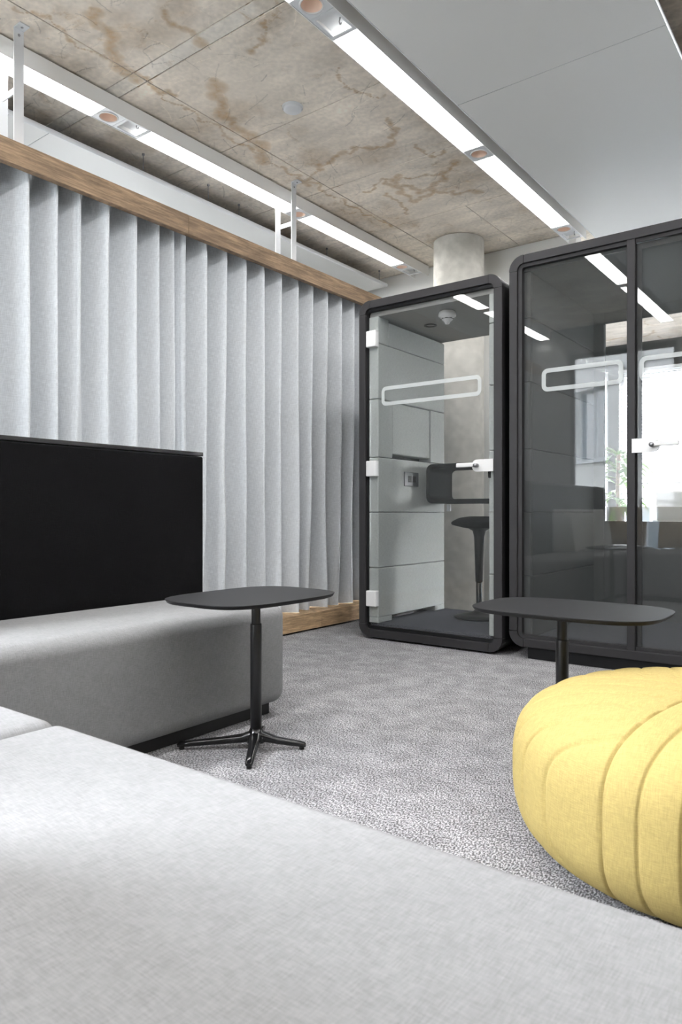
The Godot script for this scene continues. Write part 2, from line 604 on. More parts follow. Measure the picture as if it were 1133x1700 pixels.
# ------------------------------------------------------------------ room shell
func room() -> void:
	var fl := setting("floor")
	slab("carpet", Vector3(-4.7, -0.12, -10.0), Vector3(4.6, 0.0, 1.0), 0.001, M.carpet, fl)
	var ce := setting("ceiling")
	slab("slab_core", Vector3(-4.8, CEIL + 0.006, -10.2), Vector3(4.8, CEIL + 0.2, 1.2), 0.0, M.concrete_seam, ce)
	var xs := [-4.7, -3.085, 0.35, 2.5, 4.6]
	var zs := [1.0, 0.0, -0.75, -1.55, -2.275, -2.365, -3.115, -3.93, -4.755, -5.75, -7.2, -8.6, -10.0]
	var k := 0
	for i in xs.size() - 1:
		for j in zs.size() - 1:
			var cuts := [xs[i], xs[i + 1]]
			if i == 1 and j == 8:
				cuts = [xs[i], -2.46, xs[i + 1]]
			for c in cuts.size() - 1:
				var g := 0.003
				var drop: float = [0.0, 0.0012, 0.0005, 0.0018][k % 4]
				slab("formwork_panel", Vector3(cuts[c] + g, CEIL - drop, zs[j] - g), Vector3(cuts[c + 1] - g, CEIL + 0.02, zs[j + 1] + g), 0.002, M.concrete_pale if j == 4 else M.concrete, ce)
				k += 1
	# walls
	var wl := setting("wall_left")
	slab("wall_sill", Vector3(-4.9, 0, -5.75), Vector3(-4.7, 1.1, 1.2), 0.0, M.white_wall, wl)
	slab("wall_head", Vector3(-4.9, 2.75, -5.75), Vector3(-4.7, CEIL, 1.2), 0.0, M.white_wall, wl)
	var win := setting("window_3")
	slab("wall_pier", Vector3(-4.9, 1.1, 1.2), Vector3(-4.7, 2.75, -2.6), 0.0, M.white_wall, wl)
	slab("wall_pier", Vector3(-4.9, 1.1, -3.8), Vector3(-4.7, 2.75, -5.75), 0.0, M.white_wall, wl)
	slab("pane", Vector3(-4.806, 1.1, -2.6), Vector3(-4.80, 2.75, -3.8), 0.0, M.window_glass, win)
	for y in [1.1, 2.7]:
		slab("frame_bar", Vector3(-4.83, y, -2.6), Vector3(-4.77, y + 0.05, -3.8), 0.004, M.dark_frame, win)
	var wb := setting("wall_back")
	slab("wall", Vector3(-4.9, 0, -5.87), Vector3(-1.98, CEIL, -5.75), 0.002, M.white_wall, wb)
	slab("wall", Vector3(-4.9, 0, -10.2), Vector3(-4.7, CEIL, -5.87), 0.002, M.white_wall, wb)
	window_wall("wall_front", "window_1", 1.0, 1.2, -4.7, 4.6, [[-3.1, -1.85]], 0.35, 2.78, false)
	window_wall("wall_far", "window_2", -10.2, -10.0, -4.7, 4.6, [[-4.2, -3.0], [-2.85, -1.65], [-1.5, -0.3], [-0.15, 1.05], [1.2, 2.4], [2.55, 3.75]], 0.3, 2.75, true)
	var wr := setting("wall_right")
	slab("wall", Vector3(4.6, 0, -10.2), Vector3(4.8, CEIL, 1.2), 0.0, M.white_wall, wr)
	# round column
	var ctr := on_z(762, 700, -5.36)
	var col := setting("column", "round raw concrete column rising behind the small booth")
	part("shaft", lathe([[0.21, 0.0], [0.21, 0.5], [0.21, 1.0], [0.21, 1.5], [0.21, 2.0], [0.21, 2.5], [0.21, CEIL - 0.004]], 64), M.column, col, Vector3(ctr.x, 0, ctr.z))
	# detector disc on the slab
	var spot := on_y(486, 175, CEIL)
	var det := thing("ceiling_detector", "small white round detector disc on the bare concrete slab", "detector", Vector3(spot.x, CEIL - 0.024, spot.z))
	part("cover", lathe([[0.0, 0.0], [0.045, 0.001], [0.052, 0.006], [0.053, 0.014]], 32), M.white_metal, det, det.position)
	part("base", lathe([[0.056, 0.012], [0.058, 0.016], [0.058, 0.024]], 32), M.white_metal, det, det.position)

func sheet(called: String, a: Vector3, b: Vector3, parent: Node) -> void:
	var q := QuadMesh.new()
	q.size = Vector2(absf(b.x - a.x), absf(b.y - a.y))
	part(called, q, M.window_glass, parent, (a + b) / 2.0)

func window_wall(called: String, win_name: String, z0: float, z1: float, x0: float, x1: float, openings: Array, sill: float, head: float, blinds: bool) -> void:
	var wall_tone: Material = M.white_wall if blinds else M.backlit_wall
	var w := setting(called)
	var win := setting(win_name)
	slab("wall_sill", Vector3(x0 - 0.1, 0, z0), Vector3(x1 + 0.1, sill, z1), 0.0, wall_tone, w)
	slab("wall_head", Vector3(x0 - 0.1, head, z0), Vector3(x1 + 0.1, CEIL, z1), 0.0, wall_tone, w)
	var edge := x0 - 0.1
	var zc := (z0 + z1) / 2
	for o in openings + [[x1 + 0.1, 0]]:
		slab("wall_pier", Vector3(edge, sill, z0), Vector3(o[0], head, z1), 0.0, wall_tone, w)
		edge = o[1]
	for o in openings:
		sheet("pane", Vector3(o[0], sill, zc), Vector3(o[1], head, zc), win)
		for x in [o[0], o[1] - 0.05]:
			slab("frame_bar", Vector3(x, sill, zc - 0.03), Vector3(x + 0.05, head, zc + 0.03), 0.004, M.dark_frame if not blinds else M.white_metal, win)
		for y in [sill, head - 0.05]:
			slab("frame_bar", Vector3(o[0] + 0.05, y, zc - 0.03), Vector3(o[1] - 0.05, y + 0.05, zc + 0.03), 0.004, M.dark_frame if not blinds else M.white_metal, win)

# ------------------------------------------------------------------ ceiling fittings
func beam_light(called: String, x: float, runs: Array, modules: Array, label: String) -> void:
	var y0 := 3.0
	var w := 0.072
	var t := thing(called, label, "ceiling light", Vector3(x, y0, -2.4), "linear lights under the slab")
	var z0 := 0.95
	var z1 := -5.68
	slab("housing_side", Vector3(x + w - 0.004, y0 - 0.003, z0), Vector3(x + w, y0 + 0.085, z1), 0.001, M.beam, t)
	slab("housing_side", Vector3(x - w, y0 - 0.003, z0), Vector3(x - w + 0.004, y0 + 0.085, z1), 0.001, M.beam, t)
	slab("housing_top", Vector3(x - w + 0.004, y0 + 0.081, z0), Vector3(x + w - 0.004, y0 + 0.085, z1), 0.001, M.beam, t)
	for i in 7:
		var zh := z0 - 0.4 - i * 0.97
		slab("ceiling_spacer", Vector3(x - 0.02, y0 + 0.085, zh), Vector3(x + 0.02, CEIL, zh - 0.04), 0.001, M.grey_plastic, t)
	for r in runs:
		slab("diffuser", Vector3(x - w + 0.005, y0, r[0]), Vector3(x + w - 0.005, y0 + 0.006, r[1]), 0.001, M.diffuser, t, "glowing white diffuser")
		var l := AreaLight3D.new()
		l.name = numbered("strip_light")
		add_child(l)
		l.area_size = Vector2(2 * w - 0.012, absf(r[0] - r[1]) - 0.01)
		l.position = Vector3(x, y0 - 0.006, (r[0] + r[1]) / 2)
		l.rotation = Vector3(-PI / 2, 0, 0)
		l.light_color = Color(1.0, 0.995, 0.99)
		l.light_energy = 1.6 * absf(r[0] - r[1])
		l.area_range = 20.0
		l.area_attenuation = 2.0
		l.shadow_enabled = true
	for m in modules:
		var z: float = m[0]
		var half := 0.068 if m[1] else 0.077
		# square plate with a round hole, ring and copper cone
		var outer := PackedVector2Array()
		var inner := PackedVector2Array()
		for k in 48:
			var a := TAU * k / 48 + 0.001
			var d := Vector2(cos(a), sin(a))
			outer.append(d * minf((w - 0.005) / maxf(absf(d.x), 1e-5), half / maxf(absf(d.y), 1e-5)))
			inner.append(d * 0.048)
		var plate := part("spot_plate", ring(outer, inner, -0.003, 0.003), M.white_metal, t, Vector3(x, y0 + 0.003, z), Vector3(PI / 2, 0, 0))
		part("spot_ring", lathe([[0.047, 0.002], [0.047, -0.004], [0.052, -0.005], [0.054, -0.002], [0.054, 0.002]], 40), M.white_gloss, t, Vector3(x, y0, z))
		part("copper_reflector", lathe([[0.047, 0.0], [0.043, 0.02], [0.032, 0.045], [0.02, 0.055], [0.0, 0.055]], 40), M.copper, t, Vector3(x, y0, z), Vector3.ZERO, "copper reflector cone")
		if m[1]:
			# recess for a sensor, open below
			var zc := z - 0.155
			var e := 0.085
			slab("recess_rim", Vector3(x - w + 0.005, y0, zc + e), Vector3(x + w - 0.005, y0 + 0.006, zc + e - 0.018), 0.001, M.white_metal, t)
			slab("recess_rim", Vector3(x - w + 0.005, y0, zc - e + 0.018), Vector3(x + w - 0.005, y0 + 0.006, zc - e), 0.001, M.white_metal, t)
			slab("recess_rim", Vector3(x - w + 0.005, y0, zc + e - 0.018), Vector3(x - w + 0.02, y0 + 0.006, zc - e + 0.018), 0.001, M.white_metal, t)
			slab("recess_rim", Vector3(x + w - 0.02, y0, zc + e - 0.018), Vector3(x + w - 0.005, y0 + 0.006, zc - e + 0.018), 0.001, M.white_metal, t)
			slab("recess_back", Vector3(x - w + 0.005, y0 + 0.035, zc + e), Vector3(x + w - 0.005, y0 + 0.04, zc - e), 0.001, M.white_metal, t)
			part("sensor_hook", tube([Vector3(0, 0.035, 0), Vector3(0, 0.012, 0.006), Vector3(0, 0.004, 0.0), Vector3(0, 0.008, -0.008), Vector3(0, 0.016, -0.008)], 0.003), M.steel, t, Vector3(x + 0.02, y0, zc - 0.02))

func canopies() -> void:
	# the sail in view: two sheets with a joint, white lip round them
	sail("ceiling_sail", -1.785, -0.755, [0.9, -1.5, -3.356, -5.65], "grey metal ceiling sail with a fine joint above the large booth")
	sail("ceiling_sail", -4.65, -3.745, [0.9, -2.2, -5.65], "white metal ceiling sail hung on wires behind the curtain fascia")
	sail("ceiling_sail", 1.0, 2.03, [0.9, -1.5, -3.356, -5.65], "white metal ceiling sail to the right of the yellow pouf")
	var t := 0
	for p in [[238, 253], [346, 304], [397, 337], [543, 410], [630, 447]]:
		var a := on_y(p[0], p[1], CEIL)
		var o := thing("suspension_wire", "thin steel suspension wire holding the white sail behind the curtain fascia", "wire", Vector3(a.x, 2.997, a.z), "wires of the white ceiling sail")
		part("wire", lathe([[0.0, 0.0], [0.0025, 0.0], [0.0025, CEIL - 3.01], [0.0, CEIL - 3.01]], 8), M.steel, o, o.position)
		part("ceiling_cap", lathe([[0.0, 0.0], [0.009, 0.001], [0.009, 0.012]], 12), M.steel, o, Vector3(a.x, CEIL - 0.012, a.z))
		t += 1

func sail(called: String, x0: float, x1: float, joints: Array, label: String) -> void:
	var t := thing(called, label, "ceiling panel", Vector3((x0 + x1) / 2, 2.97, -2.4), "metal ceiling sails")
	for k in joints.size() - 1:
		slab("sheet", Vector3(x0 + 0.004, 2.972, joints[k] - 0.0025), Vector3(x1 - 0.004, 2.992, joints[k + 1] + 0.0025), 0.001, M.canopy, t)
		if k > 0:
			slab("lit_gap_strip", Vector3(x0 + 0.004, 2.973, joints[k] + 0.002), Vector3(x1 - 0.004, 2.99, joints[k] - 0.002), 0.0, M.white_gloss, t)  # white strip painted in for light coming through the open joint
	slab("backing", Vector3(x0 + 0.004, 2.992, joints[0]), Vector3(x1 - 0.004, 2.996, joints[-1]), 0.0, M.white_metal, t)
	for x in [x0, x1 - 0.004]:
		slab("edge_lip", Vector3(x, 2.97, joints[0]), Vector3(x + 0.004, 3.0, joints[-1]), 0.001, M.white_metal, t, "white folded edge")
	for i in 3:
		var zh: float = lerpf(joints[0], joints[-1], 0.15 + 0.35 * i)
		slab("hanger_rail", Vector3(x0 + 0.1, 2.996, zh), Vector3(x1 - 0.1, 3.02, zh - 0.03), 0.002, M.steel, t)
		for x in [x0 + 0.2, x1 - 0.2]:
			slab("hanger_rod", Vector3(x - 0.004, 3.02, zh - 0.011), Vector3(x + 0.004, CEIL, zh - 0.019), 0.0, M.steel, t)

# ------------------------------------------------------------------ curtain wall
func curtains() -> void:
	var fx := -3.18
	# fascia boards and plinth boards
	for b in [[0.35, -2.727, "oak fascia board above the left curtain beside its butt joint"], [-2.729, -5.70, "oak fascia board above the right curtain reaching to the small booth"]]:
		var t := thing("fascia_board", b[2], "fascia", Vector3(fx, 2.43, (b[0] + b[1]) / 2), "oak boards over the curtains")
		slab("board", Vector3(fx - 0.04, 2.432, b[0]), Vector3(fx, 2.541, b[1]), 0.002, M.oak, t)
		slab("curtain_track", Vector3(fx - 0.2, 2.532, b[0]), Vector3(fx - 0.045, 2.545, b[1]), 0.002, M.grey_plastic, t)
	for b in [[0.35, -1.9, "pale oak plinth board under the curtain behind the black sofa screen"], [-1.902, -3.951, "pale oak plinth board under the curtain past the end of the sofa bench"], [-3.953, -5.70, "pale oak plinth board under the curtain running behind the small booth"]]:
		var t := thing("plinth_board", b[2], "plinth", Vector3(fx - 0.1, 0, (b[0] + b[1]) / 2), "oak plinth boards")
		slab("board", Vector3(fx - 0.28, 0.012, b[0]), Vector3(fx, 0.124, b[1]), 0.003, M.oak_pale, t)
		slab("batten", Vector3(fx - 0.26, 0.0, b[0]), Vector3(fx - 0.05, 0.012, b[1]), 0.0, M.oak_pale, t)
	# curtains: crests of the folds as they show under the fascia
	var px := [44, 96, 130, 178, 224, 264, 290, 305, 340, 374, 406, 436, 464.5, 494, 517, 541.6, 565, 586]
	var crest: Array = []
	for p in px:
		crest.append(on_x(p, 500, -3.262).z)
	var left: Array = []
	for k in range(11, 0, -1):
		left.append(crest[0] + 0.172 * k + 0.02 * sin(k * 2.3))
	left.append_array(crest.slice(0, 7))
	var right: Array = [crest[6] - 0.014] + crest.slice(7)
	var z: float = right[-1]
	for k in 8:
		z -= 0.165
		right.append(z)
	curtain(left, 3, "light grey pleated curtain hanging behind the black sofa screen")
	curtain(right, 9, "light grey pleated curtain hanging between the black sofa screen and the small booth")
	# hangers that carry the fascia
	for p in [[31, 1, "white steel hanger bracket of the oak fascia above the black sofa screen"], [488, 2, "white steel hanger bracket of the oak fascia close to the small booth"]]:
		var c := on_x(p[0], 200 if p[1] == 1 else 380, -3.226)
		var t := thing("fascia_hanger", p[2], "bracket", Vector3(-3.226, 2.5, c.z), "fascia hangers")
		slab("front_bar", Vector3(-3.229, 2.546, c.z + 0.024), Vector3(-3.223, CEIL - 0.003, c.z - 0.024), 0.001, M.white_metal, t)
		var fl := slab("ceiling_flange", Vector3(-3.229, CEIL - 0.009, c.z + 0.024), Vector3(-3.17, CEIL - 0.003, c.z - 0.024), 0.001, M.white_metal, t)
		for q in [Vector3(-3.195, CEIL - 0.0105, c.z), Vector3(-3.2215, CEIL - 0.035, c.z)]:
			part("screw", lathe([[0.0, -0.001], [0.006, -0.001], [0.006, 0.002]], 10), M.steel, t, q, Vector3(0, 0, 0 if q.x > -3.21 else PI / 2))
		slab("rear_bar", Vector3(-3.376, 2.546, c.z + 0.024), Vector3(-3.37, 2.994, c.z - 0.024), 0.001, M.white_metal, t)
		slab("cross_bar", Vector3(-3.37, 2.805, c.z + 0.003), Vector3(-3.229, 2.835, c.z - 0.003), 0.001, M.white_metal, t)

func curtain(crest: Array, seed: int, label: String) -> void:
	var n := noise(seed, 0.9, FastNoiseLite.TYPE_SIMPLEX_SMOOTH, 2)
	var top := 2.53
	var t := thing("curtain", label, "curtain", Vector3(-3.3, 0.13, (crest[0] + crest[-1]) / 2), "pleated curtains")
	var across := (crest.size() - 1) * 20
	var down := 26
	var loops := []
	for j in down + 1:
		var f := float(j) / down
		var l := PackedVector3Array()
		for i in across + 1:
			var u := i / 20.0
			var k := mini(int(u), crest.size() - 2)
			var w: float = u - k
			var gap: float = absf(crest[k + 1] - crest[k])
			var amp := clampf(gap * 0.46, 0.02, 0.075) * (1.0 - 0.22 * f + 0.35 * f * n.get_noise_2d(k * 1.7, f * 1.3))
			var ph := w * TAU
			var zz: float = lerpf(crest[k], crest[k + 1], w) + gap * 0.025 * sin(ph * 2.0) * (1.0 - 0.5 * f) + f * 0.045 * n.get_noise_2d(u * 0.9 + 40, f * 0.8) + f * f * 0.02 * n.get_noise_2d(u * 2.0, 9.0)
			var xx := -3.318 + amp * cos(ph) + 0.008 * f * n.get_noise_2d(u * 3.0, f * 3.0) + f * f * 0.03 * n.get_noise_2d(u * 0.7, 5.0)
			var bottom := 0.1275 + 0.003 * absf(n.get_noise_2d(u * 1.3, 77.0))
			l.append(Vector3(xx, lerpf(top, bottom, f), zz) - t.position)
		loops.append(l)
	var back := []
	part("cloth", loft(loops, false, false, false), M.curtain, t, t.position)

# ------------------------------------------------------------------ booths
# front portal of straight bars and rounded corner pieces
func portal(t: Node3D, x0: float, x1: float, y0: float, y1: float, z0: float, z1: float, w: float, r: float, mat: Material) -> void:
	var g := 0.0008
	slab("frame_bar", Vector3(x0, y0 + r + g, z0), Vector3(x0 + w, y1 - r - g, z1), 0.004, mat, t)
	slab("frame_bar", Vector3(x1 - w, y0 + r + g, z0), Vector3(x1, y1 - r - g, z1), 0.004, mat, t)
	slab("frame_bar", Vector3(x0 + r + g, y1 - w, z0), Vector3(x1 - r - g, y1, z1), 0.004, mat, t)
	slab("frame_bar", Vector3(x0 + r + g, y0, z0), Vector3(x1 - r - g, y0 + w, z1), 0.004, mat, t)
	for c in [[x1 - r, y1 - r, 0.0], [x0 + r, y1 - r, PI / 2], [x0 + r, y0 + r, PI], [x1 - r, y0 + r, 1.5 * PI]]:
		var o := arc(Vector2.ZERO, r, c[2], c[2] + PI / 2)
		var i := arc(Vector2.ZERO, r - w, c[2], c[2] + PI / 2)
		part("frame_corner", ring(o, i, minf(z0, z1), maxf(z0, z1), false), mat, t, Vector3(c[0], c[1], 0))

func outline(called: String, x0: float, x1: float, y0: float, y1: float, z: float, w: float, r: float, parent: Node) -> void:
	var o := rrect(x1 - x0, y1 - y0, r)
	var i := rrect(x1 - x0 - 2 * w, y1 - y0 - 2 * w, r * 0.35)
	part(called, ring(o, i, -0.0004, 0.0004), M.frosted, parent, Vector3((x0 + x1) / 2, (y0 + y1) / 2, z), Vector3.ZERO, "frosted outlined rectangle on the glass")

func handle(x_edge: float, side: float, y: float, z: float, parent: Node) -> void:
	# lock plate with a rounded end, lever and spindle; side is the way the lever points
	var poly := PackedVector2Array([Vector2(-0.052, -0.036), Vector2(-0.052, 0.036)])
	for k in 9:
		var a := PI / 2 - PI * k / 8.0
		poly.append(Vector2(0.052 + 0.032 * cos(a), 0.036 * sin(a)))
	var flip := PackedVector2Array()
	for p in poly:
		flip.append(Vector2(p.x * side, p.y))
	if side > 0:
		flip.reverse()
	var h := part("door_handle", extrude(flip, 0.0, 0.016), M.white_gloss, parent, Vector3(x_edge + side * 0.055, y, z), Vector3.ZERO, "white lever handle with lock plate")
	part("lever", rbox(Vector3(0.135, 0.026, 0.014), 0.006), M.white_gloss, h, Vector3(x_edge + side * 0.165, y + 0.004, z + 0.034))
	part("spindle", lathe([[0.0, -0.02], [0.012, -0.02], [0.012, 0.018], [0.0, 0.018]], 16), M.steel, h, Vector3(x_edge + side * 0.105, y, z + 0.03), Vector3(PI / 2, 0, 0))

func booth_small() -> void:
	var x0 := -2.760
	var x1 := -1.743
	var y0 := 0.012
	var y1 := 2.215
	var zf := -3.82
	var zb := -4.80
	var t := thing("phone_booth", "narrow black framed phone booth with grey felt panels and glass door", "booth", Vector3((x0 + x1) / 2, 0, (zf + zb) / 2))
	portal(t, x0, x1, y0, y1, zf, zf - 0.045, 0.052, 0.085, M.frame)
	portal(t, x0, x1, y0, y1, zb, zb + 0.045, 0.062, 0.085, M.frame)
	var o := rrect(x1 - x0 - 0.006, y1 - y0 - 0.006, 0.083)
	var i := rrect(x1 - x0 - 0.06, y1 - y0 - 0.06, 0.058)
	part("shell", ring(o, i, zb + 0.045, zf - 0.045), M.frame_dark, t, Vector3((x0 + x1) / 2, (y0 + y1) / 2, 0))
	var i2 := rrect(x1 - x0 - 0.104, y1 - y0 - 0.104, 0.033)
	var i3 := rrect(x1 - x0 - 0.122, y1 - y0 - 0.142, 0.016)
	part("inner_frame", ring(i2, i3, zf - 0.045, zf - 0.02), M.frame_dark, t, Vector3((x0 + x1) / 2, (y0 + y1) / 2, 0))
	for k in 4:
		part("foot", lathe([[0.0, 0.0], [0.03, 0.0], [0.03, 0.013], [0.0, 0.013]], 16), M.black, t, Vector3(x0 + 0.12 if k < 2 else x1 - 0.12, 0, zf - 0.1 if k % 2 == 0 else zb + 0.1))
	# door
	var door := slab("glass_door", Vector3(-2.683, 0.086, zf - 0.030), Vector3(-1.797, 2.150, zf - 0.020), 0.0, M.glass, t, "clear glass door")
	for y in [[1.91, 2.017], [1.063, 1.165], [0.211, 0.314]]:
		var h := slab("hinge", Vector3(-2.703, y[0], zf - 0.042), Vector3(-2.626, y[1], zf + 0.002), 0.006, M.white_gloss, door, "white hinge block", 2)
	handle(-1.797, -1.0, 1.104, zf - 0.018, door)
	outline("door_print", -2.592, -1.882, 1.518, 1.642, zf - 0.0193, 0.024, 0.035, door)
	# lining
	var floor_y := 0.1
	var top := 2.115
	slab("floor_carpet", Vector3(x0 + 0.06, 0.04, zf - 0.05), Vector3(x1 - 0.06, floor_y, zb + 0.03), 0.002, M.carpet_dark, t, "dark grey booth carpet")
	slab("booth_ceiling", Vector3(x0 + 0.03, top, zf - 0.05), Vector3(x1 - 0.03, top + 0.05, zb + 0.03), 0.002, M.booth_ceiling, t)
	var rows := [floor_y, 0.463, 0.828, 1.19, 1.573, 1.938, top]
	for k in rows.size() - 1:
		var a: float = rows[k] + 0.0015
		var b: float = rows[k + 1] - 0.0015
		if k == 3:
			slab("felt_panel", Vector3(x0 + 0.03, a, zf - 0.035), Vector3(-2.628, b, zf - 0.205), 0.007, M.felt, t, "", 2)
			slab("felt_panel", Vector3(x0 + 0.03, a, zf - 0.715), Vector3(-2.628, b, zb + 0.06), 0.007, M.felt, t, "", 2)
			slab("felt_flap", Vector3(x0 + 0.03, a + 0.028, zf - 0.208), Vector3(-2.634, b, zf - 0.712), 0.01, M.felt, t, "inset felt panel", 2)
		elif k == 0:
			slab("felt_panel", Vector3(x0 + 0.03, a + 0.035, zf - 0.035), Vector3(-2.628, b, zb + 0.06), 0.007, M.felt, t, "", 2)
			slab("felt_panel", Vector3(x0 + 0.03, a, zf - 0.035), Vector3(-2.628, a + 0.036, zf - 0.2), 0.004, M.felt, t)
			slab("felt_panel", Vector3(x0 + 0.03, a, zb + 0.2), Vector3(-2.628, a + 0.036, zb + 0.06), 0.004, M.felt, t)
		elif k == 5:
			slab("felt_panel", Vector3(x0 + 0.03, a, zf - 0.035), Vector3(-2.628, b, zf - 0.16), 0.007, M.felt, t, "", 2)
			slab("felt_panel", Vector3(x0 + 0.03, a, zf - 0.162), Vector3(-2.628, b - 0.018, zb + 0.06), 0.007, M.felt, t, "", 2)
		else:
			slab("felt_panel", Vector3(x0 + 0.03, a, zf - 0.035), Vector3(-2.628, b, zb + 0.06), 0.007, M.felt, t, "", 2)
		slab("felt_panel", Vector3(-1.842, a, zf - 0.035), Vector3(x1 - 0.03, b, zb + 0.06), 0.007, M.felt, t, "", 2)
	# back glass
	slab("back_glass", Vector3(x0 + 0.062, y0 + 0.062, zb + 0.018), Vector3(x1 - 0.062, y1 - 0.062, zb + 0.026), 0.0, M.glass, t, "clear glass back wall")
	# ring light and smoke detector in the booth ceiling
	var rl := on_y(715, 538, top)
	part("ceiling_ring", lathe([[0.030, 0.0], [0.030, -0.005], [0.044, -0.005], [0.044, 0.0]], 32, true), M.black_metal, t, Vector3(rl.x, top, rl.z))
	var sd := on_y(743, 514, top)
	var det := thing("smoke_detector", "white round smoke detector under the ceiling of the small booth", "detector", Vector3(sd.x, top - 0.087, sd.z))
	part("sensor_head", lathe([[0.0, 0.0], [0.012, 0.002], [0.018, 0.016], [0.036, 0.03], [0.046, 0.045]], 32), M.white_gloss, det, det.position)
	part("base", lathe([[0.046, 0.045], [0.056, 0.05], [0.058, 0.062], [0.052, 0.078], [0.04, 0.085]], 32), M.white_gloss, det, det.position)
	for k in 8:
		var a := TAU * k / 8
		part("slot", rbox(Vector3(0.03, 0.005, 0.004), 0.001), M.black, det, det.position + Vector3(cos(a) * 0.0365, 0.034, sin(a) * 0.0365), Vector3(0, PI / 2 - a, 0))
	# wall socket
	var s0 := on_x(671, 781, -2.628)
	var s1 := on_x(694, 806, -2.628)
	var sock := slab("socket_plate", Vector3(-2.63, s1.y, s0.z), Vector3(-2.620, s0.y, s1.z), 0.003, M.grey_plastic, t, "dark grey double socket plate")
	var sc := (s0 + s1) / 2
	slab("socket_insert", Vector3(-2.622, sc.y - 0.022, sc.z + 0.05), Vector3(-2.618, sc.y + 0.022, sc.z + 0.006), 0.001, M.black, sock)
	slab("switch_insert", Vector3(-2.622, sc.y - 0.022, sc.z - 0.006), Vector3(-2.618, sc.y + 0.022, sc.z - 0.05), 0.001, M.black_metal, sock)
	slab("power_button", Vector3(-1.845, 1.03, zf - 0.035), Vector3(-1.828, 1.075, zf - 0.028), 0.002, M.black, t)
	# desk: open box of folded black metal along the back
	var dz := -4.36
	var d0 := on_z(708, 769, dz)
	var d1 := on_z(708, 834, dz)
	var dr := -1.85
	var cx := (d0.x + dr) / 2
	var cy := (d0.y + d1.y) / 2
	var po := rrect(dr - d0.x, d0.y - d1.y, 0.05)
	var pi := rrect(dr - d0.x - 0.044, d0.y - d1.y - 0.06, 0.035)
	var desk := part("desk_shelf", ring(po, pi, dz - 0.34, dz), M.desk_black, t, Vector3(cx, cy, 0), Vector3.ZERO, "black folded metal desk shelf")
	part("desk_bracket", rbox(Vector3(0.03, 0.05, 0.02), 0.006), M.white_metal, t, Vector3(d0.x + 0.115, d1.y - 0.03, dz - 0.12))
	# stool
	var sp := on_y(796, 1024, floor_y)
	var st := thing("standing_stool", "black standing stool with round foot inside the small booth", "stool", Vector3(sp.x, floor_y, sp.z))
	part("foot_disc", lathe([[0.0, 0.0], [0.165, 0.0], [0.172, 0.008], [0.168, 0.016], [0.12, 0.028], [0.05, 0.042], [0.024, 0.06], [0.0, 0.06]], 48), M.black_metal, st, st.position)
	part("column_tube", lathe([[0.020, 0.05], [0.020, 0.26], [0.0, 0.26]], 24), M.black_gloss, st, st.position)
	part("column_sleeve", lathe([[0.0, 0.25], [0.026, 0.25], [0.029, 0.4], [0.035, 0.56], [0.045, 0.60], [0.09, 0.625]], 32), M.black_metal, st, st.position)
	var loops := []
	for p in [[0.03, 0.612], [0.11, 0.622], [0.19, 0.642], [0.198, 0.655], [0.185, 0.668], [0.14, 0.69], [0.07, 0.70], [0.0, 0.70]]:
		var l := PackedVector3Array()
		for k in 48:
			var a := TAU * k / 48
			var m := 1.0 + 0.07 * cos(3.0 * a + 0.6)
			l.append(Vector3(cos(a) * p[0] * m, p[1], sin(a) * p[0] * m))
		loops.append(l)
	part("seat", loft(loops, true, false, false), M.black_fabric, st, st.position, Vector3.ZERO, "black padded saddle seat")

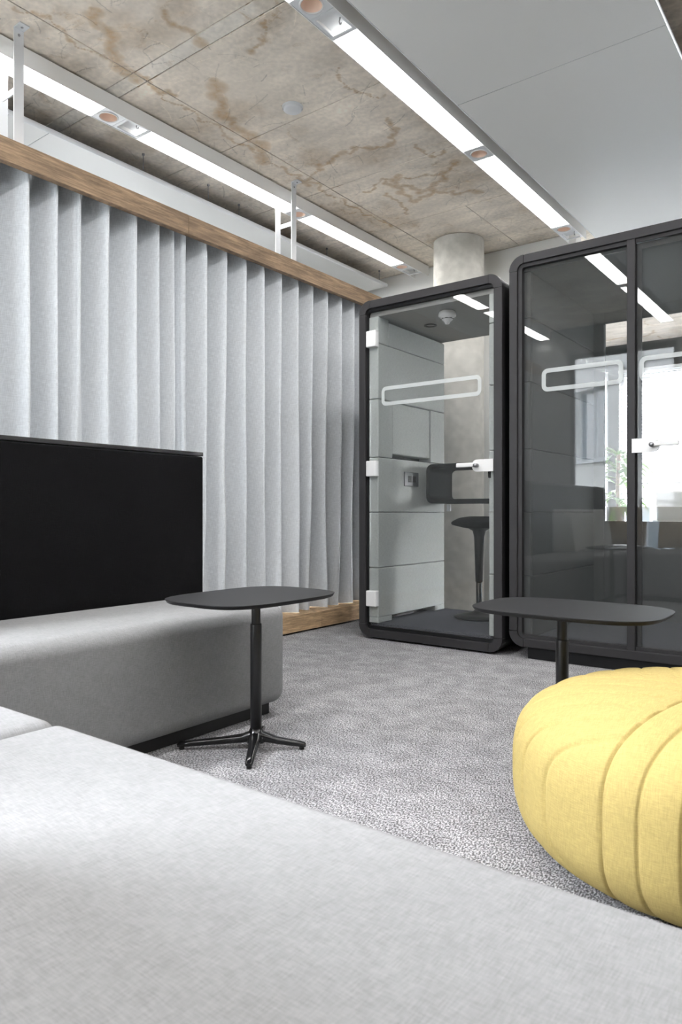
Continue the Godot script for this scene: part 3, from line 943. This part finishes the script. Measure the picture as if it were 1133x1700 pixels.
func booth_large() -> void:
	var x0 := -1.70
	var x1 := 0.50
	var y0 := 0.068
	var y1 := 2.284
	var zf := -3.82
	var zb := -5.05
	var t := thing("meeting_booth", "wide black framed glass meeting booth beside the small booth", "booth", Vector3((x0 + x1) / 2, 0, (zf + zb) / 2))
	portal(t, x0, x1, y0, y1, zf, zf - 0.045, 0.048, 0.085, M.frame)
	portal(t, x0, x1, y0, y1, zb, zb + 0.045, 0.048, 0.085, M.frame)
	var o := rrect(x1 - x0 - 0.006, y1 - y0 - 0.006, 0.083)
	var i := rrect(x1 - x0 - 0.06, y1 - y0 - 0.06, 0.058)
	part("shell", ring(o, i, zb + 0.045, zf - 0.045), M.frame_dark, t, Vector3((x0 + x1) / 2, (y0 + y1) / 2, 0))
	var i2 := rrect(x1 - x0 - 0.096, y1 - y0 - 0.096, 0.037)
	var i3 := rrect(x1 - x0 - 0.144, y1 - y0 - 0.134, 0.014)
	part("inner_frame", ring(i2, i3, zf - 0.045, zf - 0.015), M.frame, t, Vector3((x0 + x1) / 2, (y0 + y1) / 2, 0))
	slab("plinth", Vector3(-1.60, 0, zf - 0.03), Vector3(0.40, y0, zb + 0.05), 0.002, M.frame_dark, t)
	# glazing and door
	slab("fixed_glass", Vector3(-1.634, 0.10, zf - 0.034), Vector3(-1.045, 2.222, zf - 0.024), 0.0, M.glass, t, "clear fixed glass pane")
	slab("added_pane", Vector3(-1.634, 0.115, zf - 0.052), Vector3(-1.045, 2.20, zf - 0.046), 0.0, M.glass, t, "added inner pane that strengthens the glass reflection")  # second pane, added to make the reflections stronger
	slab("mullion", Vector3(-1.053, 0.112, zf - 0.045), Vector3(-1.012, 2.24, zf - 0.004), 0.003, M.frame, t)
	slab("mullion", Vector3(-0.085, 0.112, zf - 0.045), Vector3(-0.045, 2.24, zf - 0.004), 0.003, M.frame, t)
	slab("fixed_glass", Vector3(-0.05, 0.10, zf - 0.034), Vector3(0.434, 2.222, zf - 0.024), 0.0, M.glass, t)
	var door := slab("glass_door", Vector3(-1.006, 0.125, zf - 0.030), Vector3(-0.091, 2.215, zf - 0.020), 0.0, M.glass, t, "clear glass door")
	slab("added_pane", Vector3(-1.012, 0.125, zf - 0.050), Vector3(-0.091, 2.20, zf - 0.044), 0.0, M.glass, door, "added inner pane that strengthens the glass reflection")
	slab("door_seal", Vector3(-1.012, 0.125, zf - 0.042), Vector3(-0.985, 2.215, zf - 0.031), 0.001, M.black, door)
	slab("door_seal", Vector3(-0.985, 2.185, zf - 0.042), Vector3(-0.091, 2.215, zf - 0.031), 0.001, M.black, door)
	handle(-1.03, 1.0, 1.170, zf - 0.016, door)
	outline("glass_print", -1.516, -1.075, 1.500, 1.628, zf - 0.0233, 0.024, 0.035, t)
	outline("door_print", -0.995, -0.16, 1.500, 1.628, zf - 0.0193, 0.024, 0.035, door)
	# lining
	var fy := 0.112
	var top := 2.20
	slab("floor_carpet", Vector3(x0 + 0.05, y0 + 0.03, zf - 0.05), Vector3(x1 - 0.05, fy, zb + 0.03), 0.002, M.carpet_dark, t, "dark grey booth carpet")
	slab("booth_ceiling", Vector3(x0 + 0.03, top, zf - 0.05), Vector3(x1 - 0.03, top + 0.04, zb + 0.03), 0.002, M.felt_dark, t)
	var rows := [fy, 0.463, 0.828, 1.19, 1.573, 1.938, top]
	for k in rows.size() - 1:
		var a: float = rows[k] + 0.0015
		var b: float = rows[k + 1] - 0.0015
		slab("felt_panel", Vector3(x0 + 0.03, a, zf - 0.076), Vector3(-1.592, b, zb + 0.06), 0.007, M.felt_dark, t, "", 2)
		slab("felt_return", Vector3(x0 + 0.03, a, zf - 0.055), Vector3(-1.594, b, zf - 0.075), 0.005, M.felt_dark, t)
		slab("felt_panel", Vector3(0.392, a, zf - 0.04), Vector3(x1 - 0.03, b, zb + 0.06), 0.007, M.felt_dark, t, "", 2)
	# back wall: felt pier and parapet, sill, glass
	slab("felt_pier", Vector3(x0 + 0.03, y0 + 0.03, zb + 0.06), Vector3(-1.525, top, zb + 0.015), 0.004, M.felt_dark, t)
	slab("felt_parapet", Vector3(-1.525, y0 + 0.03, zb + 0.06), Vector3(x1 - 0.03, 0.768, zb + 0.015), 0.004, M.felt_dark, t)
	slab("header", Vector3(-1.525, 2.13, zb + 0.06), Vector3(x1 - 0.03, y1 - 0.02, zb + 0.015), 0.004, M.felt_dark, t)
	slab("back_glass", Vector3(-1.525, 0.77, zb + 0.030), Vector3(0.39, 2.13, zb + 0.038), 0.0, M.glass, t, "clear glass back wall")
	slab("frosted_band", Vector3(-1.525, 0.77, zb + 0.0392), Vector3(0.39, 0.864, zb + 0.040), 0.0, M.frosted, t, "frosted strip along the foot of the back glass")

# ------------------------------------------------------------------ seating
func seat_block(called: String, label: String, x0: float, x1: float, z0: float, z1: float, group: String, soft := 0.03) -> Node3D:
	var t := thing(called, label, "sofa", Vector3((x0 + x1) / 2, 0, (z0 + z1) / 2), group)
	slab("seat_pad", Vector3(x0, 0.046, z0), Vector3(x1, 0.452, z1), soft, M.seat_fabric, t, "light grey woven upholstery", 5)
	slab("base_frame", Vector3(x0 + 0.06, 0.0, z0 - 0.07), Vector3(x1 - 0.05, 0.05, z1 + 0.06), 0.004, M.black, t, "black recessed base")
	return t

func sofas() -> void:
	var bench := seat_block("sofa_bench", "light grey sofa bench in front of the black screen beside the curtain", -2.498, -1.962, -0.724, -2.215, "grey sofa modules", 0.055)
	# screen standing behind the bench
	var sc := thing("sofa_screen", "tall black fabric screen standing behind the light grey sofa bench", "screen", Vector3(-2.53, 0, -0.85))
	slab("padding", Vector3(-2.575, 0.08, 0.54), Vector3(-2.50, 1.085, -2.232), 0.008, M.black_fabric, sc, "", 2)
	slab("top_rail", Vector3(-2.578, 1.088, 0.54), Vector3(-2.502, 1.106, -2.234), 0.003, M.black_metal, sc)
	for z in [0.4, -0.9, -2.1]:
		slab("foot", Vector3(-2.60, 0.0, z), Vector3(-2.50, 0.08, z - 0.05), 0.003, M.black, sc)
	seat_block("sofa_bench", "light grey corner sofa module facing the booths next to the bench", -1.958, -1.191, 0.05, -0.722, "grey sofa modules")
	seat_block("sofa_bench", "long light grey sofa module facing the yellow pouf", -1.189, 0.75, 0.05, -0.722, "grey sofa modules")
	seat_block("sofa_bench", "light grey sofa corner module at the window end of the black screen", -2.498, -1.962, 0.50, -0.72, "grey sofa modules")
	# wedge backrests on the seats
	wedge(Vector3(-2.50, 0.452, -0.56), 1.14, 0.0, "light grey wedge backrest leaning on the black screen", true)
	wedge(Vector3(-0.75, 0.452, 0.05), 0.62, PI / 2, "light grey wedge backrest on the long sofa module", false)
	for c in [[Vector3(-2.22, 0.48, 0.27), 0.1, "beige cushion resting in the sofa corner at the window end of the black screen"], [Vector3(-1.56, 0.48, -0.15), -0.2, "beige cushion leaning on the window side of the corner sofa module"]]:
		var t := thing("scatter_cushion", c[2], "cushion", c[0], "beige cushions")
		var loops := []
		for k in 13:
			var f := -1.0 + 2.0 * k / 12.0
			var l := PackedVector3Array()
			var puff := 0.07 * sqrt(maxf(0.0, 1.0 - f * f * f * f)) + 0.004
			var m := 40
			for j in m:
				var q := squircle(1.0, 1.0, 2.0, m)[j]
				var wx := 0.22 * (1.0 - 0.05 * (1.0 - absf(f)))
				l.append(Vector3(signf(q.x) * pow(absf(q.x), 0.7) * wx, 0.21 + f * 0.205 + 0.012 * f * absf(q.x) * absf(q.x), q.y * puff * sqrt(maxf(0.02, 1.0 - pow(absf(q.x), 6.0)))))
			loops.append(l)
		part("cover", loft(loops), M.beige, t, c[0], Vector3(0.28, c[1], 0))

func wedge(at: Vector3, length: float, turn: float, label: String, on_screen: bool) -> void:
	var t := thing("wedge_backrest", label, "backrest", at, "wedge backrests")
	var loops := []
	for z in [-length / 2, -length / 2 + 0.012, length / 2 - 0.012, length / 2]:
		var inset := 0.012 if absf(z) > length / 2 - 0.006 else 0.0
		var l := PackedVector3Array()
		for p in [[0.004, 0.0], [0.225, 0.0], [0.235, 0.02], [0.17, 0.39], [0.155, 0.405], [0.02, 0.405], [0.004, 0.39]]:
			l.append(Vector3(clampf(p[0], 0.004 + inset, 0.235 - inset), clampf(p[1], inset, 0.405 - inset), z))
		loops.append(l)
	part("cover", loft(loops, true, true, true, true), M.wedge_fabric, t, at, Vector3(0, turn, 0))

func side_table(called: String, foot: Vector3, top: Vector3, a: float, b: float, reach: Array, label: String) -> void:
	var turn := 0.0
	var t := thing(called, label, "table", foot, "black side tables")
	var plate := squircle(a, b, 3.5)
	var loops := []
	for s in [[-0.012, 0.035], [-0.010, 0.022], [-0.0015, 0.002], [0.0, 0.0], [0.001, 0.004]]:
		var l := PackedVector3Array()
		for p in plate:
			var q: Vector2 = p * (1.0 - s[1])
			l.append(Vector3(q.x, s[0], q.y))
		loops.append(l)
	part("table_top", loft(loops), M.table_top, t, top, Vector3(0, turn, 0), "matt dark grey table top with rounded corners")
	part("support_plate", rbox(Vector3(0.16, 0.01, 0.16), 0.003), M.black_metal, t, Vector3(foot.x, top.y - 0.017, foot.z))
	part("release_lever", rbox(Vector3(0.012, 0.006, 0.13), 0.002), M.steel, t, Vector3(foot.x + 0.10, top.y - 0.02, foot.z - 0.02), Vector3(0, 0.6, 0))
	part("column_tube", lathe([[0.016, top.y - 0.02], [0.016, top.y - 0.11]], 24), M.black_metal, t, foot)
	part("column_sleeve", lathe([[0.0, top.y - 0.105], [0.019, top.y - 0.105], [0.020, top.y - 0.11], [0.020, 0.06], [0.0, 0.06]], 24), M.black_metal, t, foot)
	part("hub", lathe([[0.0, 0.078], [0.021, 0.075], [0.026, 0.06], [0.034, 0.045], [0.034, 0.028], [0.0, 0.024]], 24), M.black_gloss, t, foot)
	for k in 4:
		var ang := -0.92 + PI / 2 * k
		var far: float = reach[k]
		var sections := []
		for s in [[0.015, 0.022, 0.066, 0.03], [0.05, 0.02, 0.052, 0.026], [0.11, 0.016, 0.042, 0.02], [0.2, 0.014, 0.031, 0.012], [0.244, 0.012, 0.024, 0.009], [0.25, 0.008, 0.02, 0.01]]:
			var l := PackedVector3Array()
			for q in rrect(s[1] * 2, s[2] - s[3], minf(s[1], (s[2] - s[3]) / 2) * 0.8, 4):
				l.append(Vector3(s[0] * (far / 0.25) if s[0] > 0.06 else s[0], (s[2] + s[3]) / 2 + q.y, q.x))
			sections.append(l)
		part("leg", loft(sections), M.black_gloss, t, foot, Vector3(0, ang, 0), "glossy black cast leg")
		part("glide", lathe([[0.0, 0.0], [0.009, 0.0], [0.009, 0.014], [0.0, 0.014]], 12), M.black, t, foot + Vector3(cos(ang), 0, -sin(ang)) * (far - 0.015))

func pouf() -> void:
	var c := Vector3(-0.304, 0, -1.886)
	var R := 0.478
	var H := 0.412
	var t := thing("pouf", "large yellow quilted pouf on the grey carpet", "pouf", c)
	var w := 0.076
	for k in 5:
		var th := deg_to_rad(107.0 + 72.0 * k)
		var na := 230
		var np := 90
		var loops := []
		for j in np + 1:
			var s := -1.0 + 2.0 * j / np
			s = sin(s * PI / 2)
			var rr := pow(maxf(0.0, 1.0 - pow(absf(s), 3.16)), 1.0 / 3.16)
			var y := H / 2 * (1.0 + s)
			# outward direction of the outline
			var ny := signf(s) * pow(absf(s), 2.16) / (H / 2)
			var nr := pow(rr, 2.16) / R
			if s < 0:
				rr = 0.3 + 0.7 * rr
			var len := sqrt(ny * ny + nr * nr)
			ny /= len
			nr /= len
			var l := PackedVector3Array()
			for i in na + 1:
				var d := deg_to_rad(72.0) * i / na
				var away := R * rr * sin(d)
				var near: float = absf(fposmod(away + w / 2, w) - w / 2)
				var other := R * rr * sin(deg_to_rad(72.0) - d)
				near = minf(near, other)
				var rib := 0.0025 * (1.0 - pow(1.0 - clampf(near / (w / 2), 0.0, 1.0), 2.0)) - 0.0055 * exp(-pow(near / 0.0035, 2.0))
				var e := rib * smoothstep(0.03, 0.14, rr * R) * smoothstep(-0.995, -0.8, s)
				var a := th - d
				var rad := R * rr + nr * e
				l.append(Vector3(cos(a) * rad, maxf(0.001, y + ny * e), sin(a) * rad))
			loops.append(l)
		part("petal", loft(loops, false, false, false), M.yellow, t, c, Vector3.ZERO, "yellow upholstered segment with stitched ribs")

# ------------------------------------------------------------------ beyond the large booth
func far_office() -> void:
	# leafy plant in a pot
	var p := on_y(1024, 1000, 0.0)
	p = on_z(1026, 848, -7.2)
	var pl := thing("potted_palm", "leafy potted palm standing by the bright far window", "plant", Vector3(p.x, 0, p.z))
	part("pot", lathe([[0.0, 0.0], [0.15, 0.0], [0.2, 0.4], [0.18, 0.4], [0.17, 0.36], [0.0, 0.36]], 24, true), M.pot, pl, pl.position)
	part("stem", tube([Vector3(0, 0.36, 0), Vector3(0.02, 0.7, 0.01), Vector3(0.0, 1.05, 0.0), Vector3(0.01, 1.4, 0.0)], 0.02), M.oak, pl, pl.position)
	var rng := RandomNumberGenerator.new()
	rng.seed = 5
	for k in 46:
		var a := rng.randf() * TAU
		var up := rng.randf_range(0.1, 1.0)
		var h := rng.randf_range(0.75, 1.4)
		var l := rng.randf_range(0.28, 0.5)
		var st := start()
		var last: Array = []
		for s in 6:
			var f := s / 5.0
			var q := Vector3(cos(a) * l * f, h + l * (up * f - 0.9 * f * f), sin(a) * l * f)
			var wdt := 0.022 * sin(PI * (0.12 + 0.86 * f))
			var side := Vector3(-sin(a), 0.25, cos(a)) * wdt
			if last:
				quad(st, last[0], q + side, q, last[1])
				quad(st, last[1], q, q - side, last[2])
			last = [q + side, q + Vector3(0, -0.006, 0), q - side]
		st.generate_normals()
		part("leaf", st.commit(), M.leaf, pl, pl.position)
	# white desk and office chair
	var d := on_z(1150, 848, -8.2)
	var ds := thing("desk", "white office desk beyond the large booth by the far window", "desk", Vector3(d.x, 0, d.z))
	slab("desk_top", Vector3(d.x - 0.3, 0.72, d.z - 0.4), Vector3(d.x + 1.3, 0.75, d.z + 0.4), 0.004, M.white_metal, ds)
	for q in [[-0.25, -0.35], [-0.25, 0.35], [1.25, -0.35], [1.25, 0.35]]:
		slab("leg", Vector3(d.x + q[0] - 0.02, 0, d.z + q[1] - 0.02), Vector3(d.x + q[0] + 0.02, 0.72, d.z + q[1] + 0.02), 0.003, M.white_metal, ds)
	var ch := thing("office_chair", "white shell office chair at the desk beyond the large booth", "chair", Vector3(d.x + 0.1, 0, d.z + 0.75))
	var cp := ch.position
	part("seat", rbox(Vector3(0.46, 0.06, 0.46), 0.03, 3), M.canopy, ch, cp + Vector3(0, 0.46, 0))
	part("backrest", rbox(Vector3(0.44, 0.5, 0.05), 0.025, 3), M.canopy, ch, cp + Vector3(0, 0.78, 0.23), Vector3(0.12, 0, 0))
	part("back_bracket", tube([Vector3(0, 0.43, 0.1), Vector3(0, 0.45, 0.26), Vector3(0, 0.7, 0.25)], 0.02), M.grey_plastic, ch, cp)
	part("column_tube", lathe([[0.0, 0.08], [0.025, 0.08], [0.025, 0.44], [0.0, 0.44]], 16), M.grey_plastic, ch, cp)
	for k in 5:
		var a := TAU * k / 5
		part("leg", tube([Vector3(0, 0.1, 0), Vector3(cos(a) * 0.28, 0.06, sin(a) * 0.28)], 0.018), M.grey_plastic, ch, cp)
		part("castor", lathe([[0.0, 0.0], [0.022, 0.005], [0.025, 0.03], [0.0, 0.05]], 12), M.black, ch, cp + Vector3(cos(a) * 0.28, 0, sin(a) * 0.28))
	# venetian blinds of the far windows
	for w in [[-2.85, -1.65], [-1.5, -0.3]]:
		var b := thing("venetian_blind", "white venetian blind half lowered over a far window", "blind", Vector3((w[0] + w[1]) / 2, 1.2, -9.96), "venetian blinds of the far windows")
		slab("head_rail", Vector3(w[0], 2.70, -9.985), Vector3(w[1], 2.745, -9.94), 0.003, M.white_metal, b)
		for k in 30:
			part("slat", rbox(Vector3(1.18, 0.003, 0.05), 0.001), M.white_metal, b, Vector3((w[0] + w[1]) / 2, 2.66 - k * 0.048, -9.96), Vector3(0.5, 0, 0))
		slab("bottom_rail", Vector3(w[0] + 0.01, 1.2, -9.98), Vector3(w[1] - 0.01, 1.22, -9.94), 0.003, M.white_metal, b)

# ------------------------------------------------------------------ outside the windows
func outside() -> void:
	var g := setting("ground")
	slab("paving", Vector3(-40, -3.7, -50), Vector3(40, -3.5, 40), 0.0, M.paving, g)
	house(Vector3(-5.2, -3.5, 7.5), 0.62, "white rendered office building across the courtyard behind the sofa")
	house(Vector3(1.0, -3.5, -20.0), PI, "white rendered office building beyond the far windows")

func house(at: Vector3, turn: float, label: String) -> void:
	var t := thing("courtyard_building", label, "building", at)
	t.rotation.y = turn
	var wide := 18.0
	var high := 9.0
	var add := func(called: String, a: Vector3, b: Vector3, m: Material, parent: Node):
		var o := MeshInstance3D.new()
		o.name = called
		o.mesh = rbox((b - a).abs(), 0.004)
		o.material_override = m
		parent.add_child(o, true)
		o.position = (a + b) / 2 - (parent.position if parent != t else Vector3.ZERO)
		return o
	add.call("wall", Vector3(-wide / 2, 0, 0.25), Vector3(wide / 2, high, 4.0), M.plaster, t)
	for r in 4:
		var y := 0.7 + r * 2.35
		add.call("wall_band", Vector3(-wide / 2, y + 1.5, 0.0), Vector3(wide / 2, y + 2.35, 0.25), M.plaster, t)
		for k in 9:
			var x := -wide / 2 + 0.5 + k * 2.0
			add.call("wall_pier", Vector3(x - 0.5, y, 0.0), Vector3(x + 0.4, y + 1.5, 0.25), M.plaster, t)
			var win: MeshInstance3D = add.call("window", Vector3(x + 0.4, y, 0.16), Vector3(x + 1.5, y + 1.5, 0.24), M.facade_frame, t)
			add.call("pane", Vector3(x + 0.46, y + 0.06, 0.15), Vector3(x + 0.9, y + 1.44, 0.16), M.facade_glass, win)
			add.call("pane", Vector3(x + 0.98, y + 0.06, 0.15), Vector3(x + 1.44, y + 1.44, 0.16), M.facade_glass, win)
			add.call("sill", Vector3(x + 0.36, y - 0.05, -0.06), Vector3(x + 1.54, y, 0.1), M.facade_frame, win)
	add.call("parapet", Vector3(-wide / 2, 0.0, 0.0), Vector3(wide / 2, 0.7, 0.25), M.plaster, t)
	add.call("drainpipe", Vector3(-0.55, 0.0, -0.1), Vector3(-0.45, high, 0.0), M.facade_frame, t)
